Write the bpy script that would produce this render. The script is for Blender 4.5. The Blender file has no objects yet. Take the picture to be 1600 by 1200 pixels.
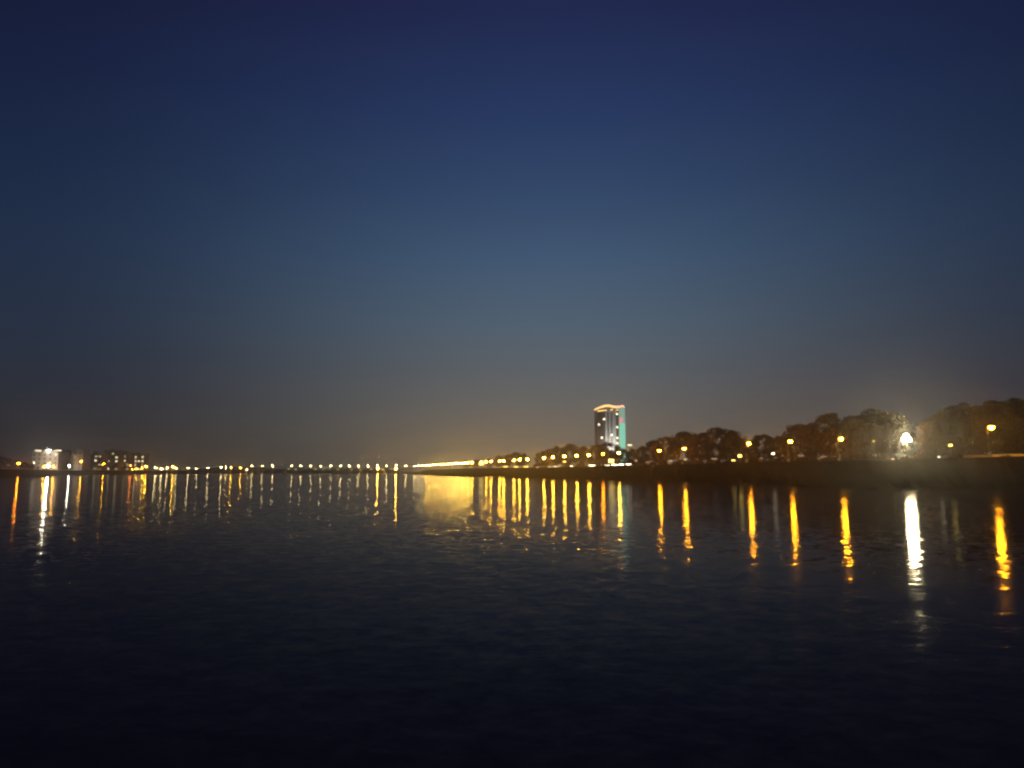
import bpy, math, random
from mathutils import Vector, Matrix

random.seed(11)
R = math.radians
scene = bpy.context.scene
col = scene.collection

# ------------------------------------------------------------------ camera
F_PX, CX, CY, HZ = 1100.0, 800.0, 600.0, 737.0        # the photograph's 1600 px wide frame
CAM_H = 3.4
PITCH = math.atan((HZ - CY) / F_PX)
cam_data = bpy.data.cameras.new('camera')
cam_data.sensor_width = 36.0
cam_data.lens = F_PX / 1600.0 * 36.0
cam_data.clip_start, cam_data.clip_end = 0.1, 20000.0
cam_data.dof.use_dof = True                            # the photo is slightly out of focus
cam_data.dof.focus_distance = 4.6
cam_data.dof.aperture_fstop = 1.8
cam = bpy.data.objects.new('camera', cam_data)
cam.location = (0, 0, CAM_H)
cam.rotation_euler = (R(90) + PITCH, 0, 0)
col.objects.link(cam)
scene.camera = cam

# ------------------------------------------------------------------ sky
def lin(c):
    return tuple(((v / 255) / 12.92 if v <= 10 else (((v / 255) + 0.055) / 1.055) ** 2.4) for v in c)

world = bpy.data.worlds.new('World')
scene.world = world
world.use_nodes = True
nt = world.node_tree
for n in list(nt.nodes):
    nt.nodes.remove(n)
def wn(t, **kw):
    n = nt.nodes.new(t)
    for k, v in kw.items():
        setattr(n, k, v)
    return n
def wmath(op, a, b=None, clamp=False):
    n = wn('ShaderNodeMath', operation=op)
    n.use_clamp = clamp
    for i, v in enumerate((a, b)):
        if v is None:
            continue
        if isinstance(v, (int, float)):
            n.inputs[i].default_value = v
        else:
            nt.links.new(v, n.inputs[i])
    return n.outputs[0]
tc = wn('ShaderNodeTexCoord')
sep = wn('ShaderNodeSeparateXYZ')
nt.links.new(tc.outputs['Generated'], sep.inputs[0])
elev = wmath('ARCSINE', sep.outputs['Z'])
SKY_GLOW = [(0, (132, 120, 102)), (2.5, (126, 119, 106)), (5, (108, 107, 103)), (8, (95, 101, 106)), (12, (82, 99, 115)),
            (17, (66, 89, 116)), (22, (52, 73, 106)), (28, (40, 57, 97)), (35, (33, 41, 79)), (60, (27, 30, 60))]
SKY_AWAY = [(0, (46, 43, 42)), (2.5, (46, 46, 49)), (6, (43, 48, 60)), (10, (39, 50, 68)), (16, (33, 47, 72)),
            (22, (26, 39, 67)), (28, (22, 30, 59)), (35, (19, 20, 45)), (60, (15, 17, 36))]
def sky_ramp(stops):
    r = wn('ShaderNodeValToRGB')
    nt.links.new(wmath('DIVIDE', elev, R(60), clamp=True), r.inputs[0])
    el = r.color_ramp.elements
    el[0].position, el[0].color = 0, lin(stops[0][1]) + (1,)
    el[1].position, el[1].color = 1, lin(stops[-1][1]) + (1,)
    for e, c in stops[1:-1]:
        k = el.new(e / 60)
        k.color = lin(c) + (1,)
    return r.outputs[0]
# the last twilight glows ahead and a little to the right; lens vignetting is put into the sky colour too, darkening it to the sides
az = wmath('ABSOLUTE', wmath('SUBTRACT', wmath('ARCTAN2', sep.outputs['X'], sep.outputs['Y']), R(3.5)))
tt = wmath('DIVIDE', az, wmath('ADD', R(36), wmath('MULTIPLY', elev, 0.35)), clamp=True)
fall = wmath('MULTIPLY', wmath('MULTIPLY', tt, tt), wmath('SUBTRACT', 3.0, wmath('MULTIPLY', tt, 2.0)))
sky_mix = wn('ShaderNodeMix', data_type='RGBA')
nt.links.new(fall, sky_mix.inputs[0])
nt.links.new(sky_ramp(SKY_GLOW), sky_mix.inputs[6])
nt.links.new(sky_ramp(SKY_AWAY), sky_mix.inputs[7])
sky_tex = wn('ShaderNodeTexSky', sky_type='NISHITA')
sky_tex.sun_disc = False
sky_tex.sun_elevation = R(-6)
sky_tex.sun_rotation = R(5)
bg = wn('ShaderNodeBackground')
bg2 = wn('ShaderNodeBackground')
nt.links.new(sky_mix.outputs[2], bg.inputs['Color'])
nt.links.new(sky_tex.outputs[0], bg2.inputs['Color'])
bg2.inputs['Strength'].default_value = 0.02
add = wn('ShaderNodeAddShader')
nt.links.new(bg.outputs[0], add.inputs[0])
nt.links.new(bg2.outputs[0], add.inputs[1])
wo = wn('ShaderNodeOutputWorld')
nt.links.new(add.outputs[0], wo.inputs['Surface'])

vs = scene.view_settings
vs.view_transform = 'Standard'
vs.look = 'None'
vs.exposure = 0.0
vs.gamma = 1.0
vs.use_curve_mapping = False
cy = scene.cycles
cy.use_denoising = True
cy.max_bounces = 5
cy.diffuse_bounces = 2
cy.glossy_bounces = 3
cy.volume_bounces = 0
cy.caustics_reflective = True
cy.sample_clamp_indirect = 20.0
cy.use_light_tree = True
cy.light_sampling_threshold = 0.0
cy.use_adaptive_sampling = False

# ------------------------------------------------------------------ helpers
def at(px, py, Y):
    """World point seen at pixel (px, py) of the photo, at distance Y ahead."""
    dx, dy = (px - CX) / F_PX, (CY - py) / F_PX
    c, s = math.cos(PITCH), math.sin(PITCH)
    d = Vector((dx, c - dy * s, s + dy * c))
    k = Y / d.y
    return Vector((d.x * k, Y, CAM_H + d.z * k))

class MB:
    def __init__(self):
        self.v, self.f = [], []
    def add(self, vs_, fs):
        o = len(self.v)
        self.v += [tuple(p) for p in vs_]
        self.f += [tuple(i + o for i in q) for q in fs]
        return self
    def box(self, x0, x1, y0, y1, z0, z1):
        p = [(x, y, z) for z in (z0, z1) for y in (y0, y1) for x in (x0, x1)]
        return self.add(p, [(0, 2, 3, 1), (4, 5, 7, 6), (0, 1, 5, 4), (2, 6, 7, 3), (0, 4, 6, 2), (1, 3, 7, 5)])
    def tube(self, a, b, r0, r1, n=8, cap=True):
        a, b = Vector(a), Vector(b)
        d = (b - a).normalized()
        u = d.cross(Vector((0.31, 0.77, 0.56))).normalized()
        w = d.cross(u)
        p = []
        for c, r in ((a, r0), (b, r1)):
            for i in range(n):
                t = 2 * math.pi * i / n
                p.append(c + (u * math.cos(t) + w * math.sin(t)) * r)
        fs = [(i, (i + 1) % n, n + (i + 1) % n, n + i) for i in range(n)]
        if cap:
            fs += [tuple(range(n - 1, -1, -1)), tuple(range(n, 2 * n))]
        return self.add(p, fs)
    def ball(self, c, rx, ry, rz, n=10, m=6):
        p = [(c[0], c[1], c[2] - rz)]
        for j in range(1, m):
            t = -math.pi / 2 + math.pi * j / m
            for i in range(n):
                q = 2 * math.pi * i / n
                p.append((c[0] + rx * math.cos(t) * math.cos(q), c[1] + ry * math.cos(t) * math.sin(q), c[2] + rz * math.sin(t)))
        p.append((c[0], c[1], c[2] + rz))
        fs = [(0, 1 + (i + 1) % n, 1 + i) for i in range(n)]
        for j in range(m - 2):
            for i in range(n):
                a = 1 + j * n
                fs.append((a + i, a + (i + 1) % n, a + n + (i + 1) % n, a + n + i))
        l = len(p) - 1
        fs += [(l, l - n + i, l - n + (i + 1) % n) for i in range(n)]
        return self.add(p, fs)
    def mesh(self, name, mat, smooth=False):
        me = bpy.data.meshes.new(name)
        me.from_pydata(self.v, [], self.f)
        me.materials.append(mat)
        if smooth:
            me.polygons.foreach_set('use_smooth', [True] * len(me.polygons))
        me.update()
        return me
    def build(self, name, mat, parent=None, smooth=False):
        return put(name, self.mesh(name, mat, smooth), parent)

def put(name, me, parent=None, loc=None, rot=None, scale=None):
    o = bpy.data.objects.new(name, me)
    col.objects.link(o)
    if parent is not None:
        o.parent = parent
    if loc is not None:
        o.location = loc
    if rot is not None:
        o.rotation_euler = rot
    if scale is not None:
        o.scale = scale
    return o

def thing(name, label, cat, loc, rz=0, group=None):
    o = bpy.data.objects.new(name, None)
    o.empty_display_size = 0.5
    col.objects.link(o)
    o.location = loc
    o.rotation_euler = (0, 0, rz)
    o['label'], o['category'] = label, cat
    if group:
        o['group'] = group
    return o

ORD = ['first', 'second', 'third', 'fourth', 'fifth', 'sixth', 'seventh', 'eighth', 'ninth', 'tenth', 'eleventh', 'twelfth',
       'thirteenth', 'fourteenth', 'fifteenth', 'sixteenth', 'seventeenth', 'eighteenth', 'nineteenth', 'twentieth',
       'twenty-first', 'twenty-second', 'twenty-third', 'twenty-fourth', 'twenty-fifth', 'twenty-sixth', 'twenty-seventh',
       'twenty-eighth', 'twenty-ninth', 'thirtieth', 'thirty-first', 'thirty-second', 'thirty-third', 'thirty-fourth',
       'thirty-fifth', 'thirty-sixth', 'thirty-seventh', 'thirty-eighth', 'thirty-ninth', 'fortieth']

# ------------------------------------------------------------------ materials
def principled(name, color, rough=0.8, var=0.25, scale=1.0, metallic=0.0, bump=0.0, spec=0.3):
    m = bpy.data.materials.new(name)
    m.use_nodes = True
    t = m.node_tree
    b = t.nodes['Principled BSDF']
    b.inputs['Roughness'].default_value = rough
    b.inputs['Metallic'].default_value = metallic
    b.inputs['Specular IOR Level'].default_value = spec
    geo = t.nodes.new('ShaderNodeNewGeometry')
    no = t.nodes.new('ShaderNodeTexNoise')
    no.inputs['Scale'].default_value = scale
    no.inputs['Detail'].default_value = 5
    t.links.new(geo.outputs['Position'], no.inputs['Vector'])
    mx = t.nodes.new('ShaderNodeMix')
    mx.data_type = 'RGBA'
    mx.inputs[6].default_value = tuple(c * (1 - var) for c in color) + (1,)
    mx.inputs[7].default_value = tuple(min(1, c * (1 + var)) for c in color) + (1,)
    t.links.new(no.outputs['Fac'], mx.inputs[0])
    t.links.new(mx.outputs[2], b.inputs['Base Color'])
    if bump:
        bn = t.nodes.new('ShaderNodeBump')
        bn.inputs['Strength'].default_value = bump
        t.links.new(no.outputs['Fac'], bn.inputs['Height'])
        t.links.new(bn.outputs[0], b.inputs['Normal'])
    return m

def emit(name, color, strength):
    m = bpy.data.materials.new(name)
    m.use_nodes = True
    t = m.node_tree
    t.nodes.remove(t.nodes['Principled BSDF'])
    e = t.nodes.new('ShaderNodeEmission')
    e.inputs['Color'].default_value = tuple(color) + (1,)
    e.inputs['Strength'].default_value = strength
    t.links.new(e.outputs[0], t.nodes['Material Output'].inputs['Surface'])
    return m

M = {}
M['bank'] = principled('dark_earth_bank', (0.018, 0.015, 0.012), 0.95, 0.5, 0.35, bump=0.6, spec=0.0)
M['promenade'] = principled('promenade_paving', (0.16, 0.15, 0.14), 0.85, 0.25, 0.6)
M['bark'] = principled('bark', (0.09, 0.065, 0.045), 0.95, 0.35, 2.5, bump=0.5)
M['metal'] = principled('painted_metal', (0.13, 0.13, 0.13), 0.5, 0.15, 3.0, metallic=0.3)
M['pale_paint'] = principled('pale_paint', (0.55, 0.52, 0.48), 0.7, 0.15, 2.0)
M['pale_wall'] = principled('pale_render', (0.50, 0.47, 0.42), 0.85, 0.2, 0.8)
M['concrete'] = principled('concrete', (0.30, 0.29, 0.27), 0.85, 0.2, 0.4)
M['grey_wall'] = principled('grey_cladding', (0.42, 0.43, 0.42), 0.6, 0.12, 0.2)
M['brown_wall'] = principled('brown_cladding', (0.17, 0.14, 0.115), 0.6, 0.15, 0.3)
M['dark_wall'] = principled('weathered_render', (0.20, 0.19, 0.165), 0.9, 0.25, 0.3)
M['roof'] = principled('flat_roof', (0.12, 0.115, 0.11), 0.9, 0.2, 0.5)
M['glass'] = principled('dark_glass', (0.02, 0.022, 0.025), 0.12, 0.2, 1.0)
M['hill'] = principled('far_land', (0.05, 0.05, 0.045), 0.95, 0.4, 0.02)

def leaf_material(name, color):
    m = principled(name, color, 0.75, 0.4, 0.6, spec=0.05)
    t = m.node_tree
    b = t.nodes['Principled BSDF']
    tr = t.nodes.new('ShaderNodeBsdfTranslucent')
    tr.inputs['Color'].default_value = (color[0] * 0.9, color[1] * 1.0, color[2] * 0.5, 1)
    mix = t.nodes.new('ShaderNodeMixShader')
    mix.inputs[0].default_value = 0.3
    t.links.new(b.outputs[0], mix.inputs[1])
    t.links.new(tr.outputs[0], mix.inputs[2])
    t.links.new(mix.outputs[0], t.nodes['Material Output'].inputs['Surface'])
    return m
M['leaf'] = leaf_material('leaves', (0.060, 0.024, 0.011))
M['leaf2'] = leaf_material('leaves_olive', (0.064, 0.023, 0.010))

SODIUM, AMBER, WARM, WHITE = (1.0, 0.35, 0.008), (1.0, 0.24, 0.005), (1.0, 0.80, 0.42), (1.0, 0.93, 0.74)
M['sodium'] = emit('sodium_light', SODIUM, 460)
M['sodium_far'] = emit('sodium_light_far', (1.0, 0.46, 0.03), 560)
M['bend'] = emit('bend_light', (1.0, 0.55, 0.07), 380)
M['amber'] = emit('amber_light', AMBER, 380)
M['flood'] = emit('white_floodlight', (1.0, 0.80, 0.42), 800)
M['bridge_light'] = emit('bridge_light', (1.0, 0.74, 0.30), 150)
M['white_light'] = emit('white_light', (1.0, 0.93, 0.72), 420)
M['small_white'] = emit('small_white_light', (1.0, 0.85, 0.6), 9)
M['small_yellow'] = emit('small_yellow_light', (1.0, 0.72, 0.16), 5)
M['red_light'] = emit('orange_red_light', (1.0, 0.25, 0.05), 60)
M['window_warm'] = emit('lit_window_warm', (1.0, 0.82, 0.48), 2.2)
M['faint_pink'] = emit('faint_pink_light', (1.0, 0.62, 0.42), 0.55)
M['window_dim'] = emit('lit_window_dim', (1.0, 0.80, 0.42), 0.8)

def water_material():
    m = bpy.data.materials.new('river_water')
    m.use_nodes = True
    t = m.node_tree
    b = t.nodes['Principled BSDF']
    b.inputs['Base Color'].default_value = (0.22, 0.13, 0.12, 1)
    b.inputs['Roughness'].default_value = 0.075
    b.inputs['IOR'].default_value = 1.052
    geo = t.nodes.new('ShaderNodeNewGeometry')
    def vmath(op, a, b_=None, s=None):
        n = t.nodes.new('ShaderNodeVectorMath')
        n.operation = op
        for i, v in enumerate((a, b_)):
            if v is None:
                continue
            if isinstance(v, tuple):
                n.inputs[i].default_value = v
            else:
                t.links.new(v, n.inputs[i])
        if s is not None:
            if isinstance(s, (int, float)):
                n.inputs['Scale'].default_value = s
            else:
                t.links.new(s, n.inputs['Scale'])
        return n.outputs[0]
    def waves(scale, stretch, rot, detail, amp):
        mp = t.nodes.new('ShaderNodeMapping')
        mp.inputs['Rotation'].default_value = (0, 0, R(rot))
        mp.inputs['Scale'].default_value = stretch
        t.links.new(geo.outputs['Position'], mp.inputs['Vector'])
        n = t.nodes.new('ShaderNodeTexNoise')
        n.inputs['Scale'].default_value = scale
        n.inputs['Detail'].default_value = detail
        t.links.new(mp.outputs[0], n.inputs['Vector'])
        v = vmath('SUBTRACT', n.outputs['Color'], (0.5, 0.5, 0.5))
        return vmath('MULTIPLY', v, (amp, amp, 0.0))
    v = vmath('ADD', vmath('ADD', waves(2.3, (0.7, 1.0, 1.0), 12, 1.0, 0.105), waves(7.5, (0.7, 1.0, 1.0), -20, 1.0, 0.085)), waves(0.5, (0.6, 1.0, 1.0), -9, 1.0, 0.02))
    v = vmath('ADD', v, waves(0.10, (0.5, 1.0, 1.0), 5, 0.0, 0.010))
    # wind patches: calmer and rougher water in long bands
    mp = t.nodes.new('ShaderNodeMapping')
    mp.inputs['Scale'].default_value = (0.004, 0.022, 1)
    mp.inputs['Rotation'].default_value = (0, 0, R(4))
    t.links.new(geo.outputs['Position'], mp.inputs['Vector'])
    n = t.nodes.new('ShaderNodeTexNoise')
    n.inputs['Scale'].default_value = 1.0
    n.inputs['Detail'].default_value = 4.0
    t.links.new(mp.outputs[0], n.inputs['Vector'])
    mr = t.nodes.new('ShaderNodeMapRange')
    mr.inputs[1].default_value, mr.inputs[2].default_value = 0.32, 0.68
    mr.inputs[3].default_value, mr.inputs[4].default_value = 0.75, 1.25
    t.links.new(n.outputs['Fac'], mr.inputs[0])
    v = vmath('SCALE', v, s=mr.outputs[0])
    v = vmath('NORMALIZE', vmath('ADD', v, geo.outputs['Normal']))
    t.links.new(v, b.inputs['Normal'])
    return m
M['water'] = water_material()

# ------------------------------------------------------------------ setting: water, banks, far land
def structure(o):
    o['kind'] = 'structure'
    return o

w = MB()
w.add([(-1600, -200, 0), (1600, -200, 0), (1600, 1800, 0), (-1600, 1800, 0)], [(0, 1, 2, 3)])
structure(w.build('water', M['water']))

BANK_Z = 6.4
def strip_land(name, edge, crest, back, mat, seed, bumpy=0.25, zc=BANK_Z):
    """Land lofted from a water edge line over a crest line to a far back line."""
    rnd = random.Random(seed)
    def resample(pl, n):
        L = [0]
        for a, b in zip(pl, pl[1:]):
            L.append(L[-1] + math.dist(a, b))
        out = []
        for k in range(n):
            s = L[-1] * k / (n - 1)
            j = max(i for i in range(len(L)) if L[i] <= s + 1e-9)
            j = min(j, len(pl) - 2)
            q = (s - L[j]) / max(1e-9, L[j + 1] - L[j])
            out.append((pl[j][0] + (pl[j + 1][0] - pl[j][0]) * q, pl[j][1] + (pl[j + 1][1] - pl[j][1]) * q))
        return out
    n = 240
    E, C, B = edge, crest, back
    # parametrise by matching index so that edge and crest stay opposite each other
    def by_index(pl):
        out = []
        for k in range(n):
            s = (len(pl) - 1) * k / (n - 1)
            j = min(int(s), len(pl) - 2)
            q = s - j
            out.append((pl[j][0] + (pl[j + 1][0] - pl[j][0]) * q, pl[j][1] + (pl[j + 1][1] - pl[j][1]) * q))
        return out
    E, C, B = by_index(E), by_index(C), by_index(B)
    prof = [(0.0, -0.6), (0.03, 0.25), (0.2, 0.14 * zc + 0.3), (0.4, 0.3 * zc), (0.6, 0.5 * zc), (0.8, 0.78 * zc), (0.93, 0.97 * zc), (1.0, zc)]
    vs_, fs = [], []
    m = len(prof) + 1
    for k in range(n):
        for j, (u, z) in enumerate(prof):
            jit = rnd.uniform(-1, 1) * bumpy if 0 < j < len(prof) - 1 else 0
            jx = rnd.uniform(-1, 1) * 0.8 if j == 1 else 0
            vs_.append((E[k][0] + (C[k][0] - E[k][0]) * u + jx, E[k][1] + (C[k][1] - E[k][1]) * u, z + jit))
        vs_.append((B[k][0], B[k][1], zc))
    for k in range(n - 1):
        for j in range(m - 1):
            a = k * m + j
            fs.append((a, a + 1, a + m + 1, a + m))
    b = MB()
    b.add(vs_, fs)
    return structure(b.build(name, mat, smooth=False))

def edge_pt(px, py):
    p = at(px, py, 100)
    k = CAM_H / (CAM_H - p.z)
    return (p.x * k, p.y * k)

# right bank: lamp line gives the crest
R_EDGE = [(150, 20), edge_pt(1600, 768.5), edge_pt(1410, 766), edge_pt(1172, 757.5), edge_pt(1030, 753), edge_pt(967, 750.5),
          edge_pt(850, 747), edge_pt(700, 744.3), (-95, 760), (-150, 1010), (-176, 1250), (-185, 1500)]
LAMPS_R = [(1549, 668, 150), (1314, 686, 203), (1235, 690, 220), (1170, 693, 235), (1069, 701, 287), (1030, 704, 313),
           (967, 707.5, 345), (942, 709, 368), (920, 711, 390), (901, 712, 410), (882, 713, 428), (864, 714.3, 446), (850, 715.6, 466)]
def crest(px, Y, off=5):
    p = at(px, 700, Y)
    return (p.x - off * 0.85, p.y - off)
R_CREST = [(175, 20), crest(1600, 143), crest(1415, 178), crest(1200, 228), crest(1050, 298), crest(967, 345), crest(866, 446),
           crest(760, 590), (-64, 770), (-120, 1015), (-150, 1250), (-150, 1500)]
R_BACK = [(1200, 20), (1200, 143), (1200, 240), (1200, 330), (1200, 420), (1200, 520), (1200, 640), (1200, 800), (1200, 1000), (1200, 1300), (1200, 1500), (1200, 1700)]
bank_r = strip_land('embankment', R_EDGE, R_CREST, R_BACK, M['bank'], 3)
L_EDGE = [(-1200, 380), (-420, 440), edge_pt(45, 745.3), edge_pt(85, 744.4), (-395, 600), (-455, 760), (-512, 935), (-528, 1090), (-500, 1245), (-500, 1500)]
L_CREST = [(-1200, 400), (-440, 462), (-352, 497), (-352, 540), (-415, 622), (-478, 778), (-540, 948), (-552, 1100), (-522, 1250), (-525, 1500)]
L_BACK = [(-1550, 400), (-1550, 520), (-1550, 600), (-1550, 700), (-1550, 800), (-1550, 900), (-1550, 1050), (-1550, 1300), (-1550, 1500), (-1550, 1700)]
L_Z = 5.0
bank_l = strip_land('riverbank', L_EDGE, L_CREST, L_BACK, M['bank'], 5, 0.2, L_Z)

rnd = random.Random(8)
h = MB()
pts = []
for k in range(81):
    x = -1590 + 3180 * k / 80
    z = 14 + 7 * math.sin(k * 0.31) + 5 * math.sin(k * 0.83 + 1) + rnd.uniform(-1, 1)
    pts += [(x, 1560, -0.5), (x, 1590, 3 + z * 0.2), (x, 1640, z * 0.6), (x, 1780, z * 0.5)]
h.add(pts, [(k * 4 + j, (k + 1) * 4 + j, (k + 1) * 4 + j + 1, k * 4 + j + 1) for k in range(80) for j in range(3)])
structure(h.build('far_hills', M['hill'], smooth=True))

# ------------------------------------------------------------------ street lamps
lens_cache = {}
def lens_mesh(mat, rx, rz):
    key = (mat, rx, rz)
    if key not in lens_cache:
        b = MB()
        b.ball((0, 0, 0), rx, rx * 0.8, rz, 10, 6)
        lens_cache[key] = b.mesh('lens', M[mat], True)
    return lens_cache[key]

def street_lamp(px, py, Y, zbase, mat, label, group, rx=0.36, rz=0.26, arm=0.9, pedestal=True, name='street_lamp', cat='street lamp'):
    p = at(px, py, Y)
    hgt = p.z - zbase
    t = thing(name, label, cat, (p.x - arm, Y, zbase), 0, group)
    b = MB()
    b.tube((0, 0, 0), (0, 0, hgt * 0.5), 0.11, 0.085, 8)
    b.tube((0, 0, hgt * 0.5), (0, 0, hgt + 0.25), 0.085, 0.06, 8)
    b.build('post', M['metal'], t, True)
    if pedestal:
        b = MB()
        b.box(-0.34, 0.34, -0.34, 0.34, 0, 0.16)
        b.box(-0.26, 0.26, -0.26, 0.26, 0.16, min(1.0, hgt * 0.17))
        b.build('pedestal', M['pale_paint'], t)
    b = MB()
    b.tube((0, 0, hgt + 0.2), (arm * 0.55, 0, hgt + rz + 0.25), 0.05, 0.045, 6)
    b.tube((arm * 0.55, 0, hgt + rz + 0.25), (arm, 0, hgt + rz + 0.18), 0.045, 0.04, 6)
    b.build('arm', M['metal'], t, True)
    b = MB()
    n = 10
    ring = [((rx * 1.12) * math.cos(2 * math.pi * i / n), (rx * 0.95) * math.sin(2 * math.pi * i / n)) for i in range(n)]
    vs_ = [(arm + x, y, hgt + rz * 0.62) for x, y in ring] + [(arm + x * 0.55, y * 0.55, hgt + rz + 0.16) for x, y in ring]
    b.add(vs_, [(i, (i + 1) % n, n + (i + 1) % n, n + i) for i in range(n)] + [tuple(range(n, 2 * n))])
    hd = b.build('lamp_head', M['metal'], t)
    put('lens', lens_mesh(mat, rx, rz), hd, (arm, 0, hgt))
    return t

for i, (px, py, Y) in enumerate(LAMPS_R):
    lab = ('nearest amber street lamp, at the right edge before the tallest trees' if i == 0 else
           'street lamp before the trees on right bank, %s from right edge' % ORD[i])
    mat = 'amber' if i == 7 else ('sodium' if i < 6 else 'sodium_far')
    street_lamp(px, py, Y, BANK_Z, mat, lab, 'street lamps along the right bank', rx=0.52 if i < 6 else 0.50, rz=0.38)

# far end of the row, towards the bend
FAR_R = [(824, 717.5, 505), (812, 718, 530), (803, 718.7, 548), (787, 720, 575), (781, 720.6, 590), (767, 721, 620), (760, 721.5, 640),
         (752, 722, 660), (738, 723, 690)]
for i, (px, py, Y) in enumerate(FAR_R):
    street_lamp(px, py, Y, BANK_Z, 'sodium_far', 'small street lamp at the far end of right bank, %s left of the lamp gap' % ORD[i],
                'street lamps at the far end of the right bank', rx=0.55, rz=0.4)
rnd = random.Random(4)
k = 0
x = 731.0
while x > 641:
    f = (731 - x) / 90.0
    Y = 705 + 420 * f
    py = 723.2 + 5.3 * f
    street_lamp(x, py, Y, BANK_Z, 'bend' if x > 662 else 'bridge_light', 'lamp in the crowded bright row at the river bend, %s from its right end' % ORD[k],
                'crowded lamps at the river bend', rx=0.68 if x > 662 else 0.6, rz=0.5, pedestal=False)
    k += 1
    x -= rnd.uniform(4.6, 6.6) if x > 668 else rnd.uniform(5.5, 9)

# white floodlight mast in the gap between the trees
p = at(1416, 687, 188)
t = thing('floodlight_mast', 'tall mast with blazing white floodlight between two tree groups', 'floodlight', (p.x, p.y, BANK_Z))
hh = p.z - BANK_Z
MB().tube((0, 0, 0), (0, 0, hh - 0.4), 0.16, 0.11, 10).build('post', M['metal'], t, True)
MB().box(-0.5, 0.5, -0.5, 0.5, 0, 0.5).build('pedestal', M['pale_paint'], t)
MB().box(-1.15, 1.15, -0.06, 0.06, hh - 0.52, hh - 0.4).build('crossbar', M['metal'], t)
for sx, sz in ((-0.62, 0.0), (0.62, 0.0), (0.0, 0.95)):
    b = MB()
    b.add([(sx - .5, -.1, hh + sz - .36), (sx + .5, -.1, hh + sz - .36), (sx + .5, -.1, hh + sz + .46), (sx - .5, -.1, hh + sz + .46),
           (sx - .28, .4, hh + sz - .18), (sx + .28, .4, hh + sz - .18), (sx + .28, .4, hh + sz + .3), (sx - .28, .4, hh + sz + .3)],
          [(0, 4, 5, 1), (1, 5, 6, 2), (2, 6, 7, 3), (3, 7, 4, 0), (4, 7, 6, 5)])
    hd = b.build('lamp_head', M['metal'], t)
    MB().box(sx - .47, sx + .47, -.2, -.104, hh + sz - .33, hh + sz + .43).build('lens', M['flood'], hd)

# ------------------------------------------------------------------ trees
def make_tree_meshes(seed, leaf, wide=0.42, clumps=90, per=120, trunk_h=0.16):
    """A tree one unit tall: (trunk mesh, crown mesh)."""
    rnd = random.Random(seed)
    b = MB()
    lean = (rnd.uniform(-.03, .03), rnd.uniform(-.03, .03))
    top = Vector((lean[0], lean[1], trunk_h + 0.08))
    b.tube((0, 0, 0), (lean[0] * .5, lean[1] * .5, trunk_h * .5), 0.028, 0.022, 8)
    b.tube((lean[0] * .5, lean[1] * .5, trunk_h * .5), top, 0.022, 0.016, 8)
    centers = []
    for i in range(clumps):
        q = rnd.uniform(0, 2 * math.pi)
        zz = rnd.uniform(-0.9, 1.0)
        rr = math.sqrt(max(0, 1 - zz * zz)) * rnd.uniform(0.45, 1.0) ** 0.6
        rad = wide * (1.0 if zz < .2 else 0.95)
        c = Vector((math.cos(q) * rr * rad * rnd.uniform(.85, 1.08), math.sin(q) * rr * rad * rnd.uniform(.85, 1.08), 0.52 + zz * 0.40))
        centers.append((c, rnd.uniform(0.075, 0.125)))
    for c, _ in centers[:9]:
        mid = top.lerp(c, 0.5) + Vector((0, 0, 0.02))
        b.tube(top - Vector((0, 0, 0.03)), mid, 0.012, 0.008, 6, False)
        b.tube(mid, c, 0.008, 0.003, 5, False)
    trunk = b.mesh('trunk', M['bark'], True)
    vs_, fs = [], []
    zmax = 0
    for c, r in centers:
        for _ in range(per):
            d = Vector((rnd.gauss(0, 1), rnd.gauss(0, 1), rnd.gauss(0, 1))).normalized() * r * rnd.uniform(0.3, 1.0) ** 0.5
            d.z *= 0.75
            p_ = c + d
            s = rnd.uniform(0.012, 0.022)
            u = Vector((rnd.gauss(0, 1), rnd.gauss(0, 1), rnd.gauss(0, .6))).normalized()
            w_ = u.cross(Vector((rnd.gauss(0, 1), rnd.gauss(0, 1), rnd.gauss(0, 1)))).normalized()
            o = len(vs_)
            vs_ += [p_ - u * s, p_ + w_ * s * .6, p_ + u * s, p_ - w_ * s * .6]
            fs.append((o, o + 1, o + 2, o + 3))
    cb = MB()
    cb.add(vs_, fs)
    crown = cb.mesh('crown', M[leaf])
    top_z = max(v.z for v in vs_)
    return trunk, crown, top_z

TREES = [make_tree_meshes(100 + i, 'leaf' if i % 2 else 'leaf2', wide=0.42 + 0.03 * (i % 4)) for i in range(7)]
def tree(px, top_y, Y, zbase, label, group, variant, wide=1.0, base_px=None):
    p = at(px, top_y, Y)
    hgt = p.z - zbase
    tm, cm, tz = TREES[variant % len(TREES)]
    s = hgt / tz
    t = thing('tree', label, 'tree', (p.x, Y, zbase), random.uniform(0, 6.28), group)
    put('trunk', tm, t, scale=(s * 1.0, s * 1.0, s))
    put('crown', cm, t, scale=(s * wide, s * wide, s))
    return t

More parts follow.
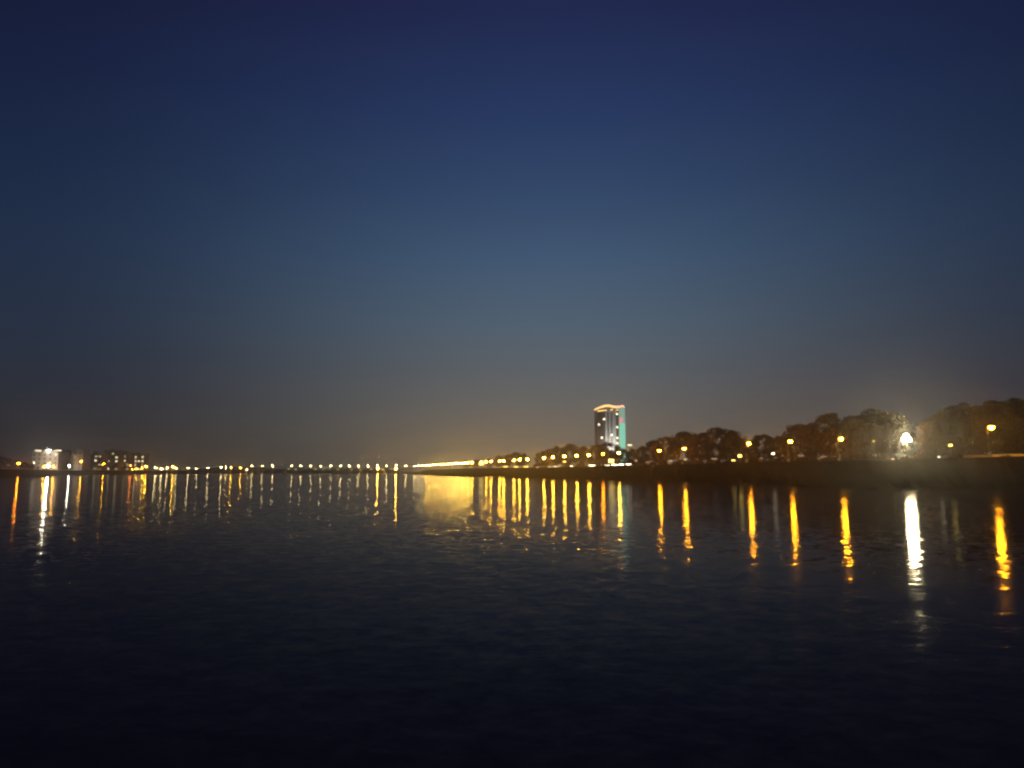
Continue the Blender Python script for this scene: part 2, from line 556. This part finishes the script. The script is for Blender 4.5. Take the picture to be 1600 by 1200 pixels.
RIGHT_TREES = [(1625, 618, 168, 1.0), (1588, 620, 172, 1.0), (1556, 624, 166, 1.0), (1524, 633, 176, .95), (1500, 628, 170, .95), (1470, 645, 182, .85), (1458, 655, 178, .6),
               (1393, 643, 204, .8), (1366, 636, 210, .9), (1340, 648, 214, .9), (1304, 644, 218, .95), (1272, 658, 226, .9), (1247, 661, 232, .9),
               (1216, 680, 246, .9), (1192, 678, 256, .9), (1172, 688, 262, .8), (1146, 671, 282, .9), (1122, 667, 286, 1.0), (1094, 675, 292, .9), (1070, 673, 300, .95), (1040, 681, 318, .95),
               (1020, 687, 328, .9), (1003, 696, 345, .85), (988, 700, 356, .8), (968, 697, 364, .8), (949, 689, 382, .9), (932, 694, 394, .8), (912, 696, 408, .9), (892, 693, 426, .95), (872, 696, 440, .9),
               (856, 701, 458, .9), (846, 704, 472, .7)]
for i, (px, ty, Y, wd) in enumerate(RIGHT_TREES):
    lab = 'dark broad tree behind the right bank lamps, %s tree from the right edge' % ORD[i]
    Y += 4 if px > 1000 else 24
    tree(px, ty, Y, BANK_Z, lab, 'trees behind the right bank lamps', i * 3 + 1, wd * 1.12)
for i, (px, ty, Y) in enumerate([(818, 708, 560), (806, 706, 572), (792, 709, 590), (780, 711, 605), (764, 716, 660), (744, 718, 720), (728, 719.5, 760)]):
    Y += 24
    tree(px, ty, Y, BANK_Z, 'small hazy far tree left of the lamp gap, %s from the gap' % ORD[i], 'hazy far trees', i * 2, 1.0)
for i, (px, ty, Y) in enumerate([(2, 713, 520), (18, 716, 530), (38, 722, 515), (48, 725, 512), (59, 729, 510), (140, 727, 800), (152, 728, 860), (176, 727, 900), (192, 729, 930)]):
    tree(px, ty, Y, L_Z, 'low dark tree on the left bank, %s from the left edge' % ORD[i], 'low trees on the left bank', i * 2 + 1, 1.3)

# shrubs on the crest of the right bank
def make_shrub(seed):
    rnd = random.Random(seed)
    vs_, fs = [], []
    for _ in range(1400):
        q, zz = rnd.uniform(0, 6.28), rnd.uniform(0, 1)
        r = math.sqrt(1 - zz * zz) * rnd.uniform(.4, 1) * (1 + .25 * math.sin(3 * q + seed))
        p_ = Vector((math.cos(q) * r, math.sin(q) * r * .7, zz * (.8 + .2 * math.sin(5 * q))))
        u = Vector((rnd.gauss(0, 1), rnd.gauss(0, 1), rnd.gauss(0, 1))).normalized() * rnd.uniform(.05, .1)
        w_ = u.cross(Vector((rnd.gauss(0, 1), rnd.gauss(0, 1), rnd.gauss(0, 1)))).normalized() * u.length * .6
        o = len(vs_)
        vs_ += [p_ - u, p_ + w_, p_ + u, p_ - w_]
        fs.append((o, o + 1, o + 2, o + 3))
    b = MB()
    b.add(vs_, fs)
    return b.mesh('shrub', M['leaf'])
SHRUBS = [make_shrub(i) for i in range(3)]
for i, (px, Y, s) in enumerate([(1585, 141, 1.1), (1500, 153, 1.4), (1448, 165, 1.6), (1425, 169, 1.5), (1377, 180, 1.3), (1335, 188, 1.5), (1296, 196, 1.6), (1262, 203, 1.8), (1210, 220, 1.2),
                                (1185, 227, 1.3), (1128, 246, 1.6), (1098, 262, 1.4), (1058, 290, 1.5), (1000, 316, 1.3)]):
    p = at(px, 715, Y)
    o = put('shrub', SHRUBS[i % 3], None, (p.x - 1.5, Y, BANK_Z - 0.75), (0, 0, i * 1.7), (s * 1.5, s, s))
    o['label'] = 'low dark shrub on the right bank crest, %s shrub from the right edge' % ORD[i]
    o['category'], o['group'] = 'shrub', 'shrubs on the right bank crest'

# undergrowth that closes the gap below the crowns
for i, (px, ty, Y, wd) in enumerate(RIGHT_TREES):
    Y += 2 if px > 1000 else 21
    p = at(px - 6, 715, Y)
    hs = 2.6 + 0.9 * math.sin(i * 2.3)
    o = put('bush', SHRUBS[(i + 1) % 3], None, (p.x, Y, BANK_Z - 0.1), (0, 0, i * 2.1), (4.6, 4.2, hs))
    o['label'] = 'dark bush at the foot of the %s tree from the right edge' % ORD[i]
    o['category'], o['group'] = 'bush', 'bushes under the right bank trees'

# ------------------------------------------------------------------ low walls and small lights on the right bank
def low_wall(px0, px1, Y0, Y1, label, hgt=0.7):
    a, b_ = at(px0, 715, Y0), at(px1, 715, Y1)
    L = math.dist((a.x, a.y), (b_.x, b_.y))
    ang = math.atan2(b_.y - a.y, b_.x - a.x)
    t = thing('low_wall', label, 'wall', (a.x, a.y, BANK_Z), ang, 'low pale walls on the right bank')
    n = max(1, int(L / 3.0))
    me = MB().box(0.02, L / n - 0.02, -0.14, 0.14, 0, hgt).mesh('panel', M['pale_wall'])
    cp = MB().box(0.0, L / n - 0.01, -0.19, 0.19, hgt, hgt + 0.1).mesh('coping', M['pale_paint'])
    for i in range(n):
        put('panel', me, t, (i * L / n, 0, 0))
        put('coping', cp, t, (i * L / n, 0, 0.004))
low_wall(1551, 1600, 157, 151, 'pale low wall lit by the nearest lamp, at the right edge')
low_wall(1506, 1542, 164, 159, 'pale low wall just left of the nearest lamp')
low_wall(1469, 1495, 170, 166, 'pale low wall below the small lamp right of the floodlight')

def bank_light(px, py, Y, mat, label, wid=0.6, hgt=0.35, zb=BANK_Z):
    """A low fitting: plinth, housing and a lit face."""
    p = at(px, py, Y)
    zb = min(zb, p.z - 0.3)
    t = thing('bank_light', label, 'light', (p.x, Y, zb), 0, 'small low lights along the banks')
    hz = max(0.1, p.z - zb)
    MB().box(-0.08, 0.08, -0.08, 0.08, 0, hz).build('stem', M['metal'], t)
    MB().box(-wid / 2 - .05, wid / 2 + .05, 0.0, 0.3, hz, hz + hgt + 0.08).build('housing', M['metal'], t)
    MB().box(-wid / 2, wid / 2, -0.05, -0.003, hz + .02, hz + hgt).build('lens', M[mat], t)
SMALL = [(1485, 697.5, 166, 'small_yellow', 'small yellowish lamp below the trees right of the floodlight', .9, .5),
         (1467, 715, 160, 'small_white', 'tiny white light on the crest right of the floodlight', .4, .25),
         (1441, 709, 180, 'faint_pink', 'faint pale light right beside the blazing floodlight', .9, .6),
         (1395, 718, 172, 'window_warm', 'tiny white light on the crest left of the floodlight', .7, .22),
         (1352, 720, 182, 'window_warm', 'tiny white light low on the bank under the tree dome', .7, .22),
         (1365, 690, 204, 'small_yellow', 'tiny light among the leaves left of the floodlight', .5, .2),
         (1286, 714.5, 208, 'faint_pink', 'faint pale light between second and third right lamps', 1.6, .3),
         (1252, 713, 222, 'faint_pink', 'faint pale light just right of the third right lamp', 1.6, .3),
         (1208, 710, 236, 'small_white', 'small white light between third and fourth right lamps', .9, .4),
         (1190, 717, 240, 'faint_pink', 'faint low light right of the fourth lamp', 1.2, .3),
         (1156, 714.5, 246, 'small_yellow', 'bright yellow light left of the fourth lamp', 1.2, .9),
         (1146, 720, 250, 'small_yellow', 'low yellow light below the bright yellow one', 1.2, .3),
         (1116, 718, 270, 'faint_pink', 'faint pink light under the dark tree mass', 2.2, .4),
         (1071, 719, 288, 'window_dim', 'yellowish light at the foot of the fifth lamp', 1.4, .6),
         (1048, 721, 300, 'window_dim', 'yellowish light between the fifth and sixth lamps', 1.4, .5),
         (1012, 723, 326, 'faint_pink', 'faint low light left of the sixth lamp', 1.6, .4),
         (994, 721, 335, 'faint_pink', 'faint light right below the tower foot', 1.0, .8),
         (982, 726, 336, 'small_white', 'white light strip on the crest, first right of the tower', 2.4, .3),
         (971, 726.5, 342, 'small_white', 'white light strip under the green tower edge', 2.4, .35),
         (961, 727, 350, 'small_white', 'white light strip under the tower, second from its right edge', 3.2, .4),
         (955, 723, 356, 'small_yellow', 'yellow glowing light under the tower, above the strips', 2.6, 1.7),
         (949, 728, 360, 'small_white', 'white light strip under the tower, at its left edge', 2.4, .4),
         (925, 728, 384, 'small_white', 'white light strip left of the tower', 3.2, .35),
         (893, 729, 412, 'small_white', 'short white strip between the tower and long white strips', 1.8, .35),
         (882, 722, 424, 'small_yellow', 'small pale light hanging under a lamp left of tower', 1.6, .5),
         (870, 730, 436, 'small_white', 'white light strip, right of three at the far tree end', 4.0, .45),
         (860, 730.3, 448, 'small_white', 'white light strip, middle of three at the far tree end', 4.0, .45),
         (844, 731, 462, 'small_white', 'white light strip, left of three at the far tree end', 4.5, .6),
         (822, 730, 505, 'small_yellow', 'low yellow light in the lamp gap', 3.0, .6),
         (806, 730, 530, 'small_yellow', 'low yellow light left of the lamp gap', 3.0, .5),
         (790, 729.5, 560, 'small_yellow', 'low yellow light under the far tree', 3.0, .5),
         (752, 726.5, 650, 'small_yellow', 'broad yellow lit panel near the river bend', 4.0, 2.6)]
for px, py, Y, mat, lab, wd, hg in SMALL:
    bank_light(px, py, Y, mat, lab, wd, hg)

# ------------------------------------------------------------------ tower
TY = 700.0
tc_ = at(954.5, 700, TY)
tw = thing('tower_block', 'tall round-fronted tower with glowing roof band and green lit edge', 'tower', (tc_.x, TY, BANK_Z))
TZ = at(955, 641, TY).z - BANK_Z
def pxw(px):
    return at(px, 700, TY).x - tc_.x
# curved front: arc from the left edge to the green fin
x0, x1 = pxw(933), pxw(968)
def front_y(x):
    u = (x - x0) / (x1 - x0)
    return -5.5 * math.sin(math.pi * (0.12 + 0.8 * u)) + 2
NSEG = 14
xs = [x0 + (x1 - x0) * i / NSEG for i in range(NSEG + 1)]
def facade(i0, i1, name, mat, out=0.0, z0=0.0, z1=None):
    b = MB()
    z1 = z1 if z1 is not None else TZ
    pf = [(xs[i], front_y(xs[i]) - out) for i in range(i0, i1 + 1)]
    n = len(pf)
    vs_ = [(x, y, z) for z in (z0, z1) for x, y in pf] + [(x, 18, z) for z in (z0, z1) for x, y in (pf[0], pf[-1])]
    fs = [(i, i + 1, n + i + 1, n + i) for i in range(n - 1)]
    a = 2 * n
    fs += [(0, n, a + 2, a), (n - 1, a + 1, a + 3, 2 * n - 1), (a, a + 2, a + 3, a + 1), tuple(range(n, 2 * n)) + (a + 3, a + 2)]
    b.add(vs_, fs)
    return b.build(name, mat, tw)
facade(0, 5, 'wall', M['brown_wall'])
facade(5, 10, 'wall', M['grey_wall'], 0.25)
facade(10, 12, 'wall', M['grey_wall'], 0.6)
facade(12, 14, 'wall', M['brown_wall'], 0.1)
# green lit fin at the right edge, with a pink panel
fx0, fx1 = pxw(968), pxw(978.5)
TT = at(975, 636, TY).z - BANK_Z
M['green_led'] = emit('green_wall_light', (0.30, 0.86, 0.62), 0.95)
M['green_dim'] = emit('green_wall_light_dim', (0.40, 0.72, 0.56), 0.65)
M['pink_led'] = emit('pink_panel_light', (1.0, 0.38, 0.40), 0.95)
zp0, zp1 = at(970, 661, TY).z - BANK_Z, at(970, 652, TY).z - BANK_Z
MB().box(fx0, fx1, 3.0, 16, 0, TT).build('fin', M['pale_wall'], tw)
for j in range(18):
    za, zb_ = zp0 * j / 18 + .12, zp0 * (j + 1) / 18
    MB().box(fx0 + .2, fx1 - .1, 2.8, 2.996, za, zb_).build('light_panel', M['green_led'], tw)
for j in range(6):
    d = (TT - zp0) / 6
    MB().box(fx0 + .2, fx1 - .1, 2.8, 2.996, zp0 + d * j + .12, zp0 + d * (j + 1)).build('light_panel', M['green_dim'], tw)
MB().box(fx0 + .3, fx0 + 4.2, 2.5, 2.79, zp0, zp1).build('sign_panel', M['pink_led'], tw)
# roof crown: a curved glowing band, amber turning pink to the right
M['roof_amber'] = emit('roof_band_amber', (1.0, 0.60, 0.19), 2.2)
M['roof_pink'] = emit('roof_band_pink', (1.0, 0.46, 0.27), 2.3)
cr = [(929.5, 640.3), (934, 638), (940, 635.6), (946, 634), (951, 633.6), (957, 635), (963, 635.6), (969, 635), (974, 633.8), (976.5, 635.5)]
for j in range(len(cr) - 1):
    (xa, ya), (xb, yb) = cr[j], cr[j + 1]
    A, B_ = pxw(xa), pxw(xb)
    za, zb_ = at(xa, ya, TY).z - BANK_Z, at(xb, yb, TY).z - BANK_Z
    ua = front_y(min(max(A, x0), x1)) - 1.6
    ub = front_y(min(max(B_, x0), x1)) - 1.6
    th = 1.5 if 1 < j < 7 else 1.1
    b = MB()
    b.add([(A, ua, za - th), (B_, ub, zb_ - th), (B_, ub, zb_ + .5), (A, ua, za + .5), (A, ua + 1.2, za - th), (B_, ub + 1.2, zb_ - th), (B_, ub + 1.2, zb_ + .5), (A, ua + 1.2, za + .5)],
          [(0, 1, 2, 3), (4, 7, 6, 5), (0, 4, 5, 1), (3, 2, 6, 7), (0, 3, 7, 4), (1, 5, 6, 2)])
    b.build('roof_light_band', M['roof_amber'] if j < 6 else M['roof_pink'], tw)
b = MB()
pr = [(xs[i], front_y(xs[i]) - .9) for i in range(NSEG + 1)]
n = len(pr)
zc_ = at(948, 636.5, TY).z - BANK_Z
b.add([(x, y, z) for z in (TZ, zc_) for x, y in pr] + [(pr[0][0], 17, TZ), (pr[-1][0], 17, TZ), (pr[0][0], 17, zc_), (pr[-1][0], 17, zc_)],
      [(i, i + 1, n + i + 1, n + i) for i in range(n - 1)] + [(0, n, 2 * n + 2, 2 * n), (n - 1, 2 * n + 1, 2 * n + 3, 2 * n - 1), tuple(range(n, 2 * n)) + (2 * n + 3, 2 * n + 2)])
b.build('roof_crown', M['concrete'], tw)
# lit strip under the crown at the left
for (xa, xb, yy) in ((934, 948, 642.6), (954, 958, 641.3), (963, 967, 641.5)):
    A, B_ = pxw(xa), pxw(xb)
    zz = at(xa, yy, TY).z - BANK_Z
    b = MB()
    ya_, yb_ = front_y(A) - 1.2, front_y(B_) - 1.2
    b.add([(A, ya_, zz - .6), (B_, yb_, zz + .5), (B_, yb_, zz + 1.4), (A, ya_, zz + .5), (A, ya_ + .2, zz - .6), (B_, yb_ + .2, zz + .5), (B_, yb_ + .2, zz + 1.4), (A, ya_ + .2, zz + .5)],
          [(0, 1, 2, 3), (4, 7, 6, 5), (0, 4, 5, 1), (3, 2, 6, 7), (0, 3, 7, 4), (1, 5, 6, 2)])
    b.build('light_strip', M['roof_amber'], tw)
MB().tube((pxw(961), 8, TZ), (pxw(961), 8, TZ + 7.5), 0.25, 0.12, 6).build('mast', M['metal'], tw)
# windows: twenty storeys in columns
M['tower_window'] = emit('tower_window_light', (1.0, 0.86, 0.60), 3.2)
cols = [(936.3, 0), (940.2, 0), (944.0, 0), (950.0, .25), (955.5, .25), (964.8, .1)]
win_mesh = {}
for kk in ('glass', 'tower_window', 'window_dim'):
    win_mesh[kk] = MB().box(-0.85, 0.85, -0.09, 0.02, 0, 1.75).mesh('window', M[kk])
sill_me = MB().box(-1.0, 1.0, -0.2, 0.02, -0.22, 0).mesh('sill', M['concrete'])
lit_px = [(945.8, 654.5), (938, 662), (942, 673), (946.8, 678.5), (956, 677.5), (938.5, 684.8), (947, 684), (957, 690), (965, 666), (965, 684), (965.5, 690.5), (965, 648)]
rows = 20
for ci, (px, out) in enumerate(cols):
    X = pxw(px)
    dydx = (front_y(X + .3) - front_y(X - .3)) / .6
    for r in range(rows):
        z = 3 + r * (TZ - 5) / rows
        P = at(px, 700, TY)
        yy = CY - F_PX * math.tan(math.atan((z + BANK_Z - CAM_H) / TY) - PITCH)
        best = min(math.hypot(px - a, (yy - 2) - b_) for a, b_ in lit_px)
        mk = 'tower_window' if best < 2.1 else 'glass'
        wob = put('window', win_mesh[mk], tw, (X, front_y(X) - out - 0.01, z), (0, 0, math.atan(dydx)))
        if mk != 'glass':
            wob['label'] = 'lit window'
# facade floodlights on the tower's own podium
MB().box(pxw(926), pxw(984), -16, -1, 0, 5).build('podium', M['concrete'], tw)
for k, (xx, pw) in enumerate(((pxw(949), 75000), (pxw(960), 75000))):
    fl = MB().box(xx - .5, xx + .5, -14.8, -14.2, 5.0, 5.6).build('floodlight', M['metal'], tw)
    ld = bpy.data.lights.new('floodlight_lamp', 'SPOT')
    ld.energy, ld.color, ld.spot_size, ld.spot_blend, ld.shadow_soft_size = pw, (1.0, 0.95, 0.85), R(70), 0.6, 0.3
    lo = bpy.data.objects.new('floodlight_lamp', ld)
    col.objects.link(lo)
    lo.parent = tw
    lo.location = (xx, -14.5, 5.9)
    d = Vector((0, 14.0, TZ * 0.62))
    lo.rotation_euler = d.to_track_quat('-Z', 'Y').to_euler()

bl = at(984, 695.5, 520)
t = thing('rooftop_light', 'small pale light just right of the tower foot above trees', 'light', (bl.x, 520, BANK_Z))
MB().tube((0, 0, 0), (0, 0, bl.z - BANK_Z), .15, .1, 6).build('post', M['metal'], t)
MB().box(-1.5, 1.5, -.3, 0, bl.z - BANK_Z - .5, bl.z - BANK_Z + .5).build('lens', M['window_warm'], t)

# ------------------------------------------------------------------ bridge
BY = 1250.0
bx0, bx1 = at(384, 730, BY).x, at(643, 730, BY).x
br = thing('bridge', 'long low road bridge across the river with a row of lamps', 'bridge', (0, BY, 0))
DZ = 8.0
nsp = 13
span = (bx1 - bx0) / nsp
MB().box(bx0 - 25, bx1 + 40, -6, 6, DZ - 0.5, DZ).build('deck', M['concrete'], br)
for s in range(nsp):
    a = bx0 + s * span
    MB().box(a + .06, a + span - .06, -5.2, 5.2, DZ - 2.0, DZ - .504).build('girder', M['concrete'], br)
for s in range(nsp + 1):
    a = bx0 + s * span
    b = MB()
    for yy in (-3.6, 3.6):
        b.tube((a, yy, -1.5), (a, yy, DZ - 2.9), .8, .8, 10)
    b.box(a - 1, a + 1, -5, 5, DZ - 2.9, DZ - 2.004)
    b.build('pier', M['concrete'], br)
me = MB().box(0.05, span - .05, -.12, .12, 0, .9).mesh('parapet', M['concrete'])
for s in range(nsp):
    for yy in (-5.85, 5.85):
        put('parapet', me, br, (bx0 + s * span, yy, DZ + .004))
BR_LAMPS = [(394, 728), (410, 728), (426, 728), (456, 728), (470, 728), (486, 728), (501, 728), (517, 728), (532, 728), (546, 728), (560, 728), (575, 728), (590, 727), (604, 728), (619, 727), (634, 728)]
for i, (px, py) in enumerate(BR_LAMPS):
    street_lamp(px, py, BY - 5.4, DZ, 'bridge_light', 'white lamp on the far bridge, %s from its left end' % ORD[i], 'lamps on the far bridge',
                rx=0.65, rz=0.5, arm=0.8, pedestal=False, name='bridge_lamp')
for px, lab in ((590, 'big yellow light low on the bridge, left of the two big ones'), (619, 'big yellow light low on the bridge, right of the two big ones')):
    bank_light(px, 733, BY - 7, 'sodium_far', lab, 1.8, 1.6, 6.5)
rnd = random.Random(21)
for i, px in enumerate([451, 462, 493, 505, 515, 528, 549, 563, 580, 598, 611]):
    bank_light(px, 733.6 + rnd.uniform(-.6, .6), BY - 6.6, 'small_yellow', 'faint small light along the bridge deck, %s from the left' % ORD[i], 1.8, .8, 8.0)

# ------------------------------------------------------------------ left bank: buildings
def block(label, px0, px1, top_y, Y, depth, wall, rows, ncols, lit, seed, name='apartment_block', winw=1.5, winh=1.5, lit_mats=('window_warm', 'window_dim'), zb=L_Z):
    a, b_ = at(px0, top_y, Y), at(px1, top_y, Y)
    W, H = b_.x - a.x, a.z - zb
    t = thing(name, label, 'building', (a.x, Y, zb))
    MB().box(0, W, 0, depth, 0, H).build('wall', wall, t)
    rf = MB().box(-.3, W + .3, -.3, depth + .3, H, H + .35).build('roof', M['roof'], t)
    MB().box(W * .3, W * .5, depth * .3, depth * .6, H + .354, H + 2.2).build('stair_house', wall, rf)
    rnd = random.Random(seed)
    ms = {k: MB().box(-winw / 2, winw / 2, -.07, .03, 0, winh).mesh('window', M[k]) for k in ('glass',) + lit_mats}
    sl = MB().box(-winw / 2 - .15, winw / 2 + .15, -.2, .02, -.15, -.002).mesh('sill', M['concrete'])
    for r in range(rows):
        for c in range(ncols):
            k = 'glass'
            if rnd.random() < lit:
                k = rnd.choice(lit_mats)
            wo_ = put('window', ms[k], t, (W * (c + .5) / ncols, -.002, 1.2 + r * (H - 1.4) / rows))
            put('sill', sl, wo_)
            if k != 'glass':
                wo_['label'] = 'lit window'
    return t, W, H
tb, Wb, Hb = block('pale lit block on the left bank with floodlights along its roof', 50, 92, 705, 552, 14, M['pale_wall'], 4, 5, .1, 1)
for i, (px, mat, lab) in enumerate(((60, 'window_warm', 'dim roof light at the left end of the pale lit block'), (76, 'white_light', 'blazing white roof floodlight at the middle of the pale lit block'), (91, 'window_warm', 'dim roof light at the right end of the pale lit block'))):
    p = at(px, 704, 549.5)
    t = thing('roof_floodlight', lab, 'floodlight', (p.x, 549.5, Hb + L_Z + .36), 0, 'floodlights on the pale block roof')
    hz = p.z - (Hb + L_Z + .36)
    MB().tube((0, 2.6, 0), (0, 2.6, max(.3, hz)), .08, .08, 6).tube((0, 2.6, max(.25, hz - .1)), (0, 0, max(.25, hz - .1)), .06, .06, 6).build('bracket', M['metal'], t)
    hd = MB().box(-.7, .7, .25, .5, hz - .4, hz + .5).build('lamp_head', M['metal'], t)
    if i == 1:
        put('lens', lens_mesh(mat, .62, .5), hd, (0, -.1, hz))
    else:
        MB().box(-2.2, 2.2, -.1, .246, hz - .4, hz + .4).build('lens', M[mat], hd)
block('narrow dim block between the two pale blocks on the left bank', 93, 112, 707, 646, 12, M['dark_wall'], 4, 3, .1, 2)
block('tall pale greenish block, right of the dim one on the left bank', 113.5, 130, 703, 650, 12, M['pale_wall'], 5, 2, .05, 3)
block('dark apartment block with scattered lit windows beside the pale block', 134, 160, 708, 900, 14, M['dark_wall'], 4, 4, .6, 4, winw=2.6, winh=2.0)
block('dark apartment block with bright upper windows, middle of the left group', 162, 186, 704, 930, 14, M['dark_wall'], 5, 4, .55, 12, winw=2.6, winh=2.0)
block('dark low apartment block with few lit windows, right of middle', 188, 203, 708, 960, 14, M['dark_wall'], 4, 3, .5, 6, winw=2.4, winh=2.0)
block('dark apartment block with lit top windows at the right end of left group', 204, 226, 709, 985, 14, M['dark_wall'], 4, 4, .45, 9, winw=2.4, winh=2.0)

# ------------------------------------------------------------------ left bank: lamps
LEFT = [(12, 727, 525, 'window_warm', 'faint pale lamp at the left edge beside the orange lamp', .7),
        (29, 724, 505, 'amber', 'orange street lamp before the dark trees, far left', .55),
        (53, 723, 545, 'small_white', 'whitish lamp at the left corner of the pale lit block', .6),
        (75, 728, 541, 'white_light', 'very bright lamp at the foot of the pale lit block', .75),
        (69, 729, 544, 'sodium', 'yellow lamp left of the bright lamp at the pale block foot', .38),
        (84, 729, 545, 'sodium', 'yellow lamp right of the bright lamp at the pale block foot', .38),
        (108, 728, 636, 'white_light', 'bright white street lamp before the dim narrow block', .62),
        (127, 721, 643, 'sodium', 'dim yellow lamp before the tall greenish block', .36),
        (162, 725, 860, 'sodium', 'yellow street lamp before the dark apartment blocks', .5),
        (204, 727, 940, 'red_light', 'orange red light at the right end of the left blocks', .8),
        (207, 733, 930, 'sodium', 'low yellow light under the orange red one, left of a pair', .34),
        (213, 733, 930, 'sodium', 'low yellow light under the orange red one, right of a pair', .34),
        (222, 731.5, 950, 'sodium_far', 'street lamp just left of the brightest left bank lamp', .45),
        (228, 728.5, 950, 'sodium_far', 'brightest yellow street lamp right of the apartment blocks', .62)]
for px, py, Y, mat, lab, rx in LEFT:
    street_lamp(px, py, Y, L_Z, mat, lab, 'lamps on the left bank', rx=rx, rz=rx * .75, arm=.8, pedestal=False)
FARL = [(243, 731), (252, 732.8), (261, 731), (270, 729), (275, 732), (294, 731), (307, 732.3), (325, 731), (346, 730), (353, 730.3), (361, 730), (376, 731), (386, 734)]
for i, (px, py) in enumerate(FARL):
    Y = 1010 + 235 * (px - 243) / 143
    street_lamp(px, py, Y, L_Z, 'sodium_far' if px in (270, 376, 361) else 'bridge_light', 'far left bank lamp between blocks and bridge, %s from the left' % ORD[i],
                'far lamps between the blocks and the bridge', rx=.68 if px != 307 else .5, rz=.5, arm=.8, pedestal=False)

# ------------------------------------------------------------------ haze
M['haze'] = bpy.data.materials.new('haze')
M['haze'].use_nodes = True
t = M['haze'].node_tree
for n in list(t.nodes):
    if n.type == 'BSDF_PRINCIPLED':
        t.nodes.remove(n)
pv = t.nodes.new('ShaderNodeVolumePrincipled')
pv.inputs['Color'].default_value = (0.98, 0.98, 0.98, 1)
pv.inputs['Density'].default_value = 0.0005
pv.inputs['Anisotropy'].default_value = 0.9
pv.inputs['Density Attribute'].default_value = ''
try:
    M['haze'].cycles.homogeneous_volume = True
except Exception:
    pass
t.links.new(pv.outputs[0], t.nodes['Material Output'].inputs['Volume'])
b = MB()
b.box(-1650, 1650, -250, 1850, -2.5, 84)
hz_ = b.build('haze', M['haze'])
hz_['kind'] = 'stuff'
hz_['label'] = 'thin night haze hanging over the river'
